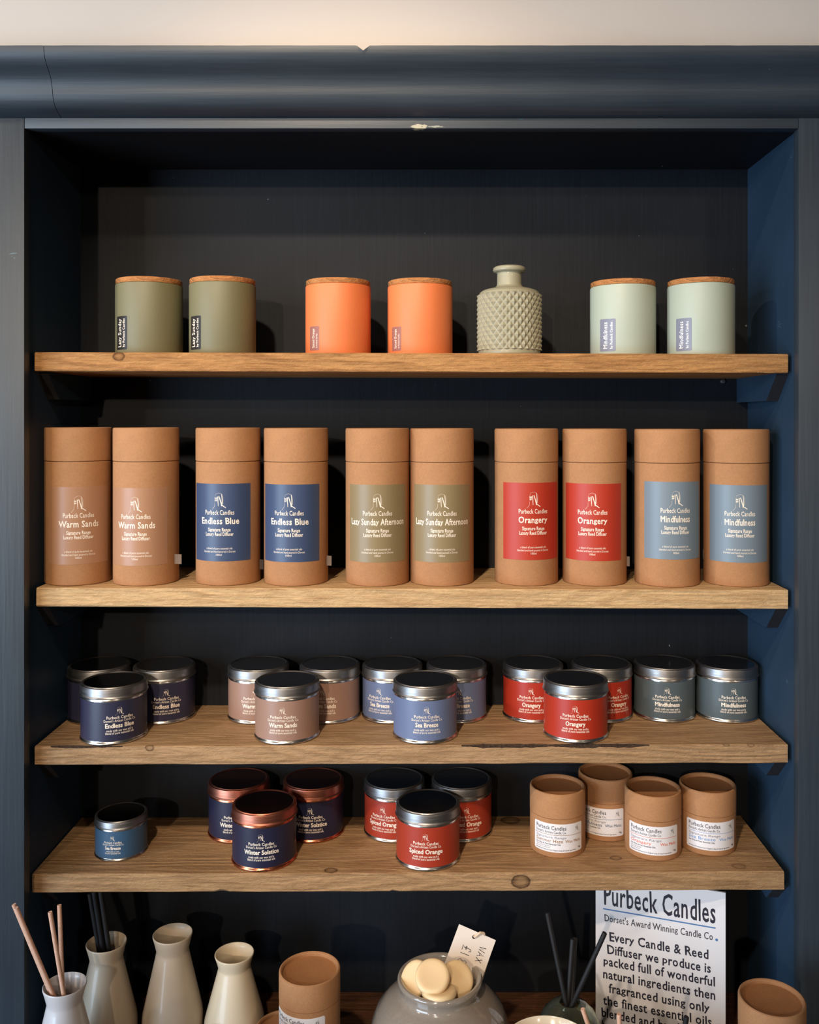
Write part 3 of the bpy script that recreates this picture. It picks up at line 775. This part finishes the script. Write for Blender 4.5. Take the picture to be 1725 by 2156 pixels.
v5 = vase(134, 25, CER); v5.location = (X5/1000, .928, zc+.0002); tag(v5, 'cream vase whose rim just shows at the bottom edge, before the cream one', 'vase', gv)

def pt(x, y, d): return Vector(((x-CX)/F*d/1000, d/1000, EYE-(y-CY)/F*d/1000))
REED = simple('pale_reed', C(226, 176, 148), .7, grain=.15, var=.15)
REED_K = simple('black_reed', C(17, 15, 17), .65, grain=.2)
def reed(top, rim, m, label, group, r=.0024, depth=.09):
    top, rim = Vector(top), Vector(rim); d = (rim-top).normalized()
    bot = rim+d*depth
    L = (bot-top).length
    bm = lathe([(0, 0), (r*1000*.9, 0), (r*1000, .3), (r*1000, L*1000-.4), (r*1000*.88, L*1000), (0, L*1000-.3)], 18)
    o = finish('diffuser_reed', bm, m); o.location = bot; o.rotation_euler = (top-bot).to_track_quat('Z', 'Y').to_euler()
    tag(o, label, 'reed', group)
gr = 'pale reeds in the white vase'
reed(pt(29, 1904, 1010), pt(110, 2098, 1020), REED, 'pale reed leaning furthest left out of the white vase, the upper of two touching', gr, depth=.05)
reed(pt(34, 1911, 1005), pt(114, 2099, 1014), REED, 'pale reed leaning left, lying close against the furthest left one', gr, depth=.05)
reed(pt(105.5, 1920, 1005), pt(135, 2098, 1013), REED, 'pale upright reed in the white vase, front of the upright pair', gr, depth=.06)
reed(pt(125, 1905, 1032), pt(132, 2085, 1026), REED, 'pale upright reed in the white vase, rear of the upright pair', gr, depth=.06)
gk = 'dark reeds in the stone vase'
vx, vy = v2.location.x, v2.location.y
for i, (bx, by, lx) in enumerate(((-.0095, -.002, -.0085), (-.0032, -.0052, -.0085), (.0032, -.0030, -.0085), (-.0030, .0018, -.0085))):
    rim_ = Vector((vx+bx, vy+by, zc+.128)); 
    reed(rim_+Vector((lx, -.004, .062+.004*i)), rim_, REED_K, 'dark reed in a tight bundle standing in the stone-coloured vase', gk, r=.0029, depth=.055)

# grey glazed jar, wax melts, price tag
jar = empty('ceramic_jar', (0, 0, 0))
finish('jar', lathe([(0, 0), (50, 0), (53, 2), (66, 24), (76, 50), (78.5, 68), (77, 84), (71, 99), (60, 111), (49.5, 117), (45.2, 119.4), (43.8, 122), (43.8, 125), (45.4, 128.5), (47.2, 131.5), (47.8, 134), (47, 136), (45, 136.8), (42.6, 136), (40.5, 133), (38.8, 128), (38, 122), (42, 115),
                       (58, 106), (70, 90), (73, 68), (70, 48), (60, 24), (48, 6), (0, 6)], 128), simple('grey_glaze', C(146, 134, 122), .14, coat=.8, var=.08), jar, angle=70)
put(jar, 5, 837, 1016, 1030); tag(jar, 'round glossy grey ceramic jar filled with cream wax melts', 'jar')
WAX, ns, ls, b = mat('cream_wax'); b.inputs['Base Color'].default_value = C(236, 204, 158); b.inputs['Roughness'].default_value = .45
b.inputs['Subsurface Weight'].default_value = .35; b.inputs['Subsurface Radius'].default_value = (.006, .004, .002); b.inputs['Subsurface Scale'].default_value = 1
bump(ns, ls, noise(ns, ls, coords(ns, ls, (1, 1, 1)), 60, 3), b, .08, .001)
wm = finish('wax_melt', lathe([(0, -5.6), (11, -5.6), (15.5, -4.9), (18.4, -2.4), (19.3, 1), (18.9, 3.8), (17.2, 5.4), (14.5, 5.7), (10, 5.2), (0, 4.7)], 64), WAX, angle=80)
def put_wax(o, x, y, d, face, label, sc=1):
    o.location = pt(x, y, d); o.rotation_euler = Vector(face).to_track_quat('Z', 'Y').to_euler(); o.scale = (sc, sc, sc)
    tag(o, label, 'wax melt', 'wax melts in the grey jar')
put_wax(wm, 911, 2058, 1010, (-.04, -.55, .83), 'round cream wax melt in front of the others in the grey jar')
for x, y, d, fc, lb in ((877, 2062, 1022, (-.55, -.55, .62), 'cream wax melt partly hidden, left of the front one in the jar'),
                        (961, 2063, 1023, (.30, -.72, .62), 'cream wax melt right of the front one, against the price tag'),
                        (925, 2093, 1003, (.0, .12, .99), 'cream wax melt lying edge-on below the others in the jar')):
    put_wax(wm.copy(), x, y, d, fc, lb)
for o in [o for o in bpy.data.objects if o.name.startswith('wax_melt') and not o.users_collection]: COL.objects.link(o)

tg = empty('price_tag', pt(967, 2098, 1040))
TL, TR, BL_ = pt(967, 1945.6, 1057), pt(1044.3, 1979.5, 1057), pt(908, 2024, 1045)
ux = (TR-TL).normalized(); down = (BL_-TL).normalized(); down = (down-ux*down.dot(ux)).normalized(); nrm = ux.cross(down).normalized()
if nrm.y > 0: nrm = -nrm
wT = (TR-TL).length; lT = .092
def onT(u, v, lift=0): return TL+ux*u+down*v+nrm*lift
bm = bmesh.new()
hole = (wT*.46, .006, .0022)
import mathutils
outer = [(0, 0), (wT, 0), (wT, lT), (0, lT)]
hp = [(hole[0]+hole[2]*math.cos(t*math.pi/8), hole[1]+hole[2]*math.sin(t*math.pi/8)) for t in range(16)]
def ringv(lift): return [bm.verts.new(onT(u, v, lift)) for u, v in outer], [bm.verts.new(onT(u, v, lift)) for u, v in hp]
oF, hF = ringv(.0002); oB, hB = ringv(-.0002)
for oo, hh in ((oF, hF), (oB, hB)):
    es = [bm.edges.new((oo[i], oo[(i+1) % 4])) for i in range(4)]+[bm.edges.new((hh[i], hh[(i+1) % 16])) for i in range(16)]
    bmesh.ops.triangle_fill(bm, edges=es, use_beauty=True)
for i in range(4): bm.faces.new((oF[i], oF[(i+1) % 4], oB[(i+1) % 4], oB[i]))
for i in range(16): bm.faces.new((hF[i], hF[(i+1) % 16], hB[(i+1) % 16], hB[i]))
bmesh.ops.recalc_face_normals(bm, faces=bm.faces[:])
# handwriting runs down the tag's length: a = along the length, b = across from the right edge
HW = {'W': [[(0, 1), (.2, 0), (.45, .7), (.65, 0), (.9, 1)]], 'A': [[(0, 0), (.4, 1), (.8, 0)], [(.15, .35), (.68, .4)]], 'X': [[(0, 0), (.75, 1)], [(.05, 1), (.8, .05)]],
      'M': [[(0, 0), (.15, 1), (.45, .3), (.75, 1), (.9, 0)]], 'E': [[(.6, 1), (.05, .95), (0, 0), (.65, .05)], [(.02, .5), (.5, .52)]], 'L': [[(0, 1), (.03, 0), (.6, .02)]], 'T': [[(0, 1), (.8, 1)], [(.4, 1), (.38, 0)]], 'S': [[(.6, .95), (.2, 1), (.05, .7), (.5, .4), (.5, .1), (0, .05)]],
      '£': [[(.75, .8), (.6, 1), (.35, .95), (.3, .6), (.35, .2), (.05, 0), (.8, .02)], [(.08, .45), (.6, .5)], [(.08, .35), (.6, .4)]], '1': [[(.2, 1), (.25, 0)]],
      '8': [[(.55, .85), (.3, 1), (.1, .8), (.5, .3), (.35, 0), (.05, .2), (.3, .5), (.6, .8), (.55, .9)]], '.': [[(.1, .0), (.2, .08)]], '0': [[(.5, .9), (.2, 1), (0, .5), (.25, 0), (.6, .3), (.5, .9)]]}
def hand(s_, a0, b0, h, adv):
    a = a0
    for ch in s_:
        if ch in HW:
            for pl in HW[ch]:
                V, Fc = poly_strokes([([(p*h*.66, q*h) for p, q in pl], .0007, .0006)])
                vs_ = [bm.verts.new(onT(wT-(b0-y), a+x, .0004)) for x, y in V]
                for f in Fc: bm.faces.new([vs_[i] for i in f]).material_index = 1
        a += adv
hand('WAX MELTS', .0125, .0150, .0078, .0060); hand('£18.00', .0175, .0335, .0105, .0072)
o = finish('card', bm, [simple('tag_card', C(232, 218, 206), .7), INK['dark']], tg, smooth=False, recalc=False); o.matrix_parent_inverse = Matrix.Translation(-tg.location)
bm = bmesh.new(); prev = None
cp = [onT(hole[0], hole[1], -.003), onT(hole[0]+.0005, hole[1]-.001, .0022), onT(hole[0]+.004, -.001, .003), onT(hole[0]+.009, -.0018, .0008), onT(hole[0]+.014, .004, -.004), onT(wT+.0005, .022, -.006), onT(wT+.001, .045, -.004), onT(wT-.002, .060, -.003)]
for p, q in zip(cp, cp[1:]): tube(bm, p, q, .0014, 10)
o = finish('string', bm, simple('cotton_string', C(222, 196, 170), .9, grain=.8), tg); o.matrix_parent_inverse = Matrix.Translation(-tg.location)
tag(tg, 'white price tag with handwriting, sticking out of the grey jar', 'price tag')

# dark glass diffuser bottle with black reeds
gb = empty('glass_bottle', (0, 0, 0))
m, ns, ls, b = mat('olive_glass'); b.inputs['Base Color'].default_value = C(206, 214, 188); b.inputs['Transmission Weight'].default_value = .95
b.inputs['Roughness'].default_value = .03; b.inputs['IOR'].default_value = 1.46
n = noise(ns, ls, coords(ns, ls, (1, 1, 1)), 12, 2); bump(ns, ls, n, b, .04, .001)
finish('bottle', lathe([(0, 0), (30, 0), (36, 3), (41, 16), (42, 34), (40.5, 56), (37, 72), (30, 86), (21, 95), (13.5, 99.5), (12, 100.5), (10.8, 99.8), (11, 98), (19, 92.5), (28, 84), (34.5, 70.5), (38, 55), (39.4, 34), (38.4, 17), (34, 6), (28, 4), (0, 4)], 96), m, gb, angle=70)
gb.location = ((1199-CX)/F*1.042, 1.042, zc+.0002); tag(gb, 'rounded clear glass bottle with black reeds, left of the white sign', 'bottle')
gB = 'black reeds in the glass bottle'
reed(pt(1152.5, 1922, 1062), pt(1191, 2108, 1044), REED_K, 'black reed leaning left out of the glass bottle', gB, r=.0027, depth=.06)
reed(pt(1206, 1977, 1060), pt(1196, 2110, 1047), REED_K, 'black upright reed in the glass bottle, the shorter front one', gB, r=.0027, depth=.06)
reed(pt(1211, 1974, 1066), pt(1204, 2110, 1049), REED_K, 'black upright reed in the glass bottle, just behind the other upright one', gB, r=.0027, depth=.06)
reed(pt(1274, 1964, 1030), pt(1207, 2112, 1038), REED_K, 'black reed leaning right across the white sign edge', gB, r=.0028, depth=.06)

# white bowl and a diffuser below the picture's edge
bw = finish('bowl', lathe([(0, 0), (26, 0), (28, 2), (40, 40), (46, 80), (48.6, 109), (48.4, 111), (47.2, 112), (45.8, 111), (43, 82), (37, 44), (24, 8), (0, 6)], 96), simple('gloss_white_glaze', C(232, 216, 190), .16, coat=.6, grain=.03), angle=60)
bw.location = ((1158-CX)/F*.952, .952, zc+.0002); tag(bw, 'glossy cream bowl, only its rim showing before the glass bottle', 'bowl')
dv = empty('ceramic_pot', (0, 0, 0))
finish('pot', lathe([(0, 0), (34, 0), (36, 1.5), (43, 30), (44.4, 60), (44.8, 75), (44.4, 76.6), (43.4, 77), (42.4, 76.4), (41.6, 60), (40, 30), (33, 6), (0, 5)], 96), CER_DAYLIT, dv, angle=60)
PC = Vector(((1348-CX)/F*.985, .985, zc+.0002)); dv.location = PC; tag(dv, 'white ceramic pot below the sign holding the short pale and black reeds', 'pot')
gd = 'reeds in front of the sign'
for x, y, xr_, dd, m_, lb in ((1227, 2124, 1262, 985, REED, 'pale reed tip left of the sign, rising at the bottom edge'), (1304, 2135, 1306, 968, REED, 'pale reed tip in front of the last lines on the sign'),
                         (1446, 2141, 1432, 985, REED_K, 'black reed tip in front of the lower right of the sign')):
    reed(pt(x, y, dd-3), Vector(((xr_-CX)/F*dd/1000, dd/1000, PC.z+.076)), m_, lb, gd, r=.0024 if m_ is REED else .0028, depth=.045)

# the printed sign
sg = empty('sign', (0, 0, 0))
sx0, sd0, sx1, sd1 = .204, 1.136, .349, 1.086
pL, pR = Vector((sx0, sd0, 0)), Vector((sx1, sd1, 0)); sw = (pR-pL).length; su = (pR-pL).normalized(); sn = Vector((su.y, -su.x, 0))
ztopS = EYE-.561; shh = ztopS-zc-.0002
def onS(u, h, lift=0):     # u metres from left edge, h mm below the eye
    p = pL+su*u+sn*lift; return Vector((p.x, p.y, EYE-h/1000))
bm = bmesh.new()
q = [[bm.verts.new(onS(u, h, l)) for u, h in ((0, 561), (sw, 561), (sw, 761.8), (0, 761.8))] for l in (0, -.0025)]
bm.faces.new(q[0]); bm.faces.new(q[1][::-1])
for i in range(4): bm.faces.new((q[0][i], q[0][(i+1) % 4], q[1][(i+1) % 4], q[1][i]))
bmesh.ops.recalc_face_normals(bm, faces=bm.faces[:])
def sline(txt, cap, t0, t1, base, mi=1, bold=.012):
    V, Fc = line_shape(txt, cap/1000, (t1-t0)*sw, bold, True, 'l')
    vs_ = [bm.verts.new(onS(t0*sw+x, base-y*1000, .0003)) for x, y, l in V]
    for f in Fc:
        try: bm.faces.new([vs_[i] for i in f]).material_index = mi
        except ValueError: pass
sline('Purbeck Candles', 25, .063, .925, 599, bold=.012)
rect = lambda u0, u1, h0, h1, mi: setattr(bm.faces.new([bm.verts.new(onS(u*sw, h, .0003)) for u, h in ((u0, h0), (u1, h0), (u1, h1), (u0, h1))]), 'material_index', mi)
rect(.06, .926, 603.9, 605.4, 2)
sline("Dorset's Award Winning Candle Co", 8.2, .07, .905, 619.5, bold=.004)
dot = [bm.verts.new(onS(.934*sw+.0016*math.cos(t*math.pi/8), 618.4+1.6*math.sin(t*math.pi/8), .0003)) for t in range(16)]
bm.faces.new(dot).material_index = 2
for txt, t0, t1, hb in (('Every Candle & Reed', .108, .873, 643), ('Diffuser we produce is', .09, .89, 659), ('packed full of wonderful', .063, .922, 674), ('natural ingredients then', .06, .924, 690),
                        ('fragranced using only', .105, .882, 706.5), ('the finest essential oils', .06, .897, 722.5), ('blended and hand poured', .045, .93, 738), ('by', .05, .115, 753.5)):
    sline(txt, 10.8, t0, t1, hb, bold=.018)
o = finish('panel', bm, [simple('sign_card', C(226, 222, 224), .3, coat=.3), INK['dark'], INK['blue']], sg, smooth=False, recalc=False)
bm = bmesh.new(); a0 = onS(sw*.4, 600, -.003); a1 = onS(sw*.6, 600, -.003); b0 = onS(sw*.38, 761.8, -.045); b1 = onS(sw*.62, 761.8, -.045)
F0 = [bm.verts.new(p) for p in (a0, a1, b1, b0)]; F1 = [bm.verts.new(p-sn*.0015) for p in (a0, a1, b1, b0)]
bm.faces.new(F0); bm.faces.new(F1[::-1])
for i in range(4): bm.faces.new((F0[i], F0[(i+1) % 4], F1[(i+1) % 4], F1[i]))
finish('easel_strut', bm, simple('strut_card', C(180, 176, 172), .7), sg, smooth=False)
tag(sg, 'white printed sign with dark lettering standing on the counter under the lowest shelf', 'sign')
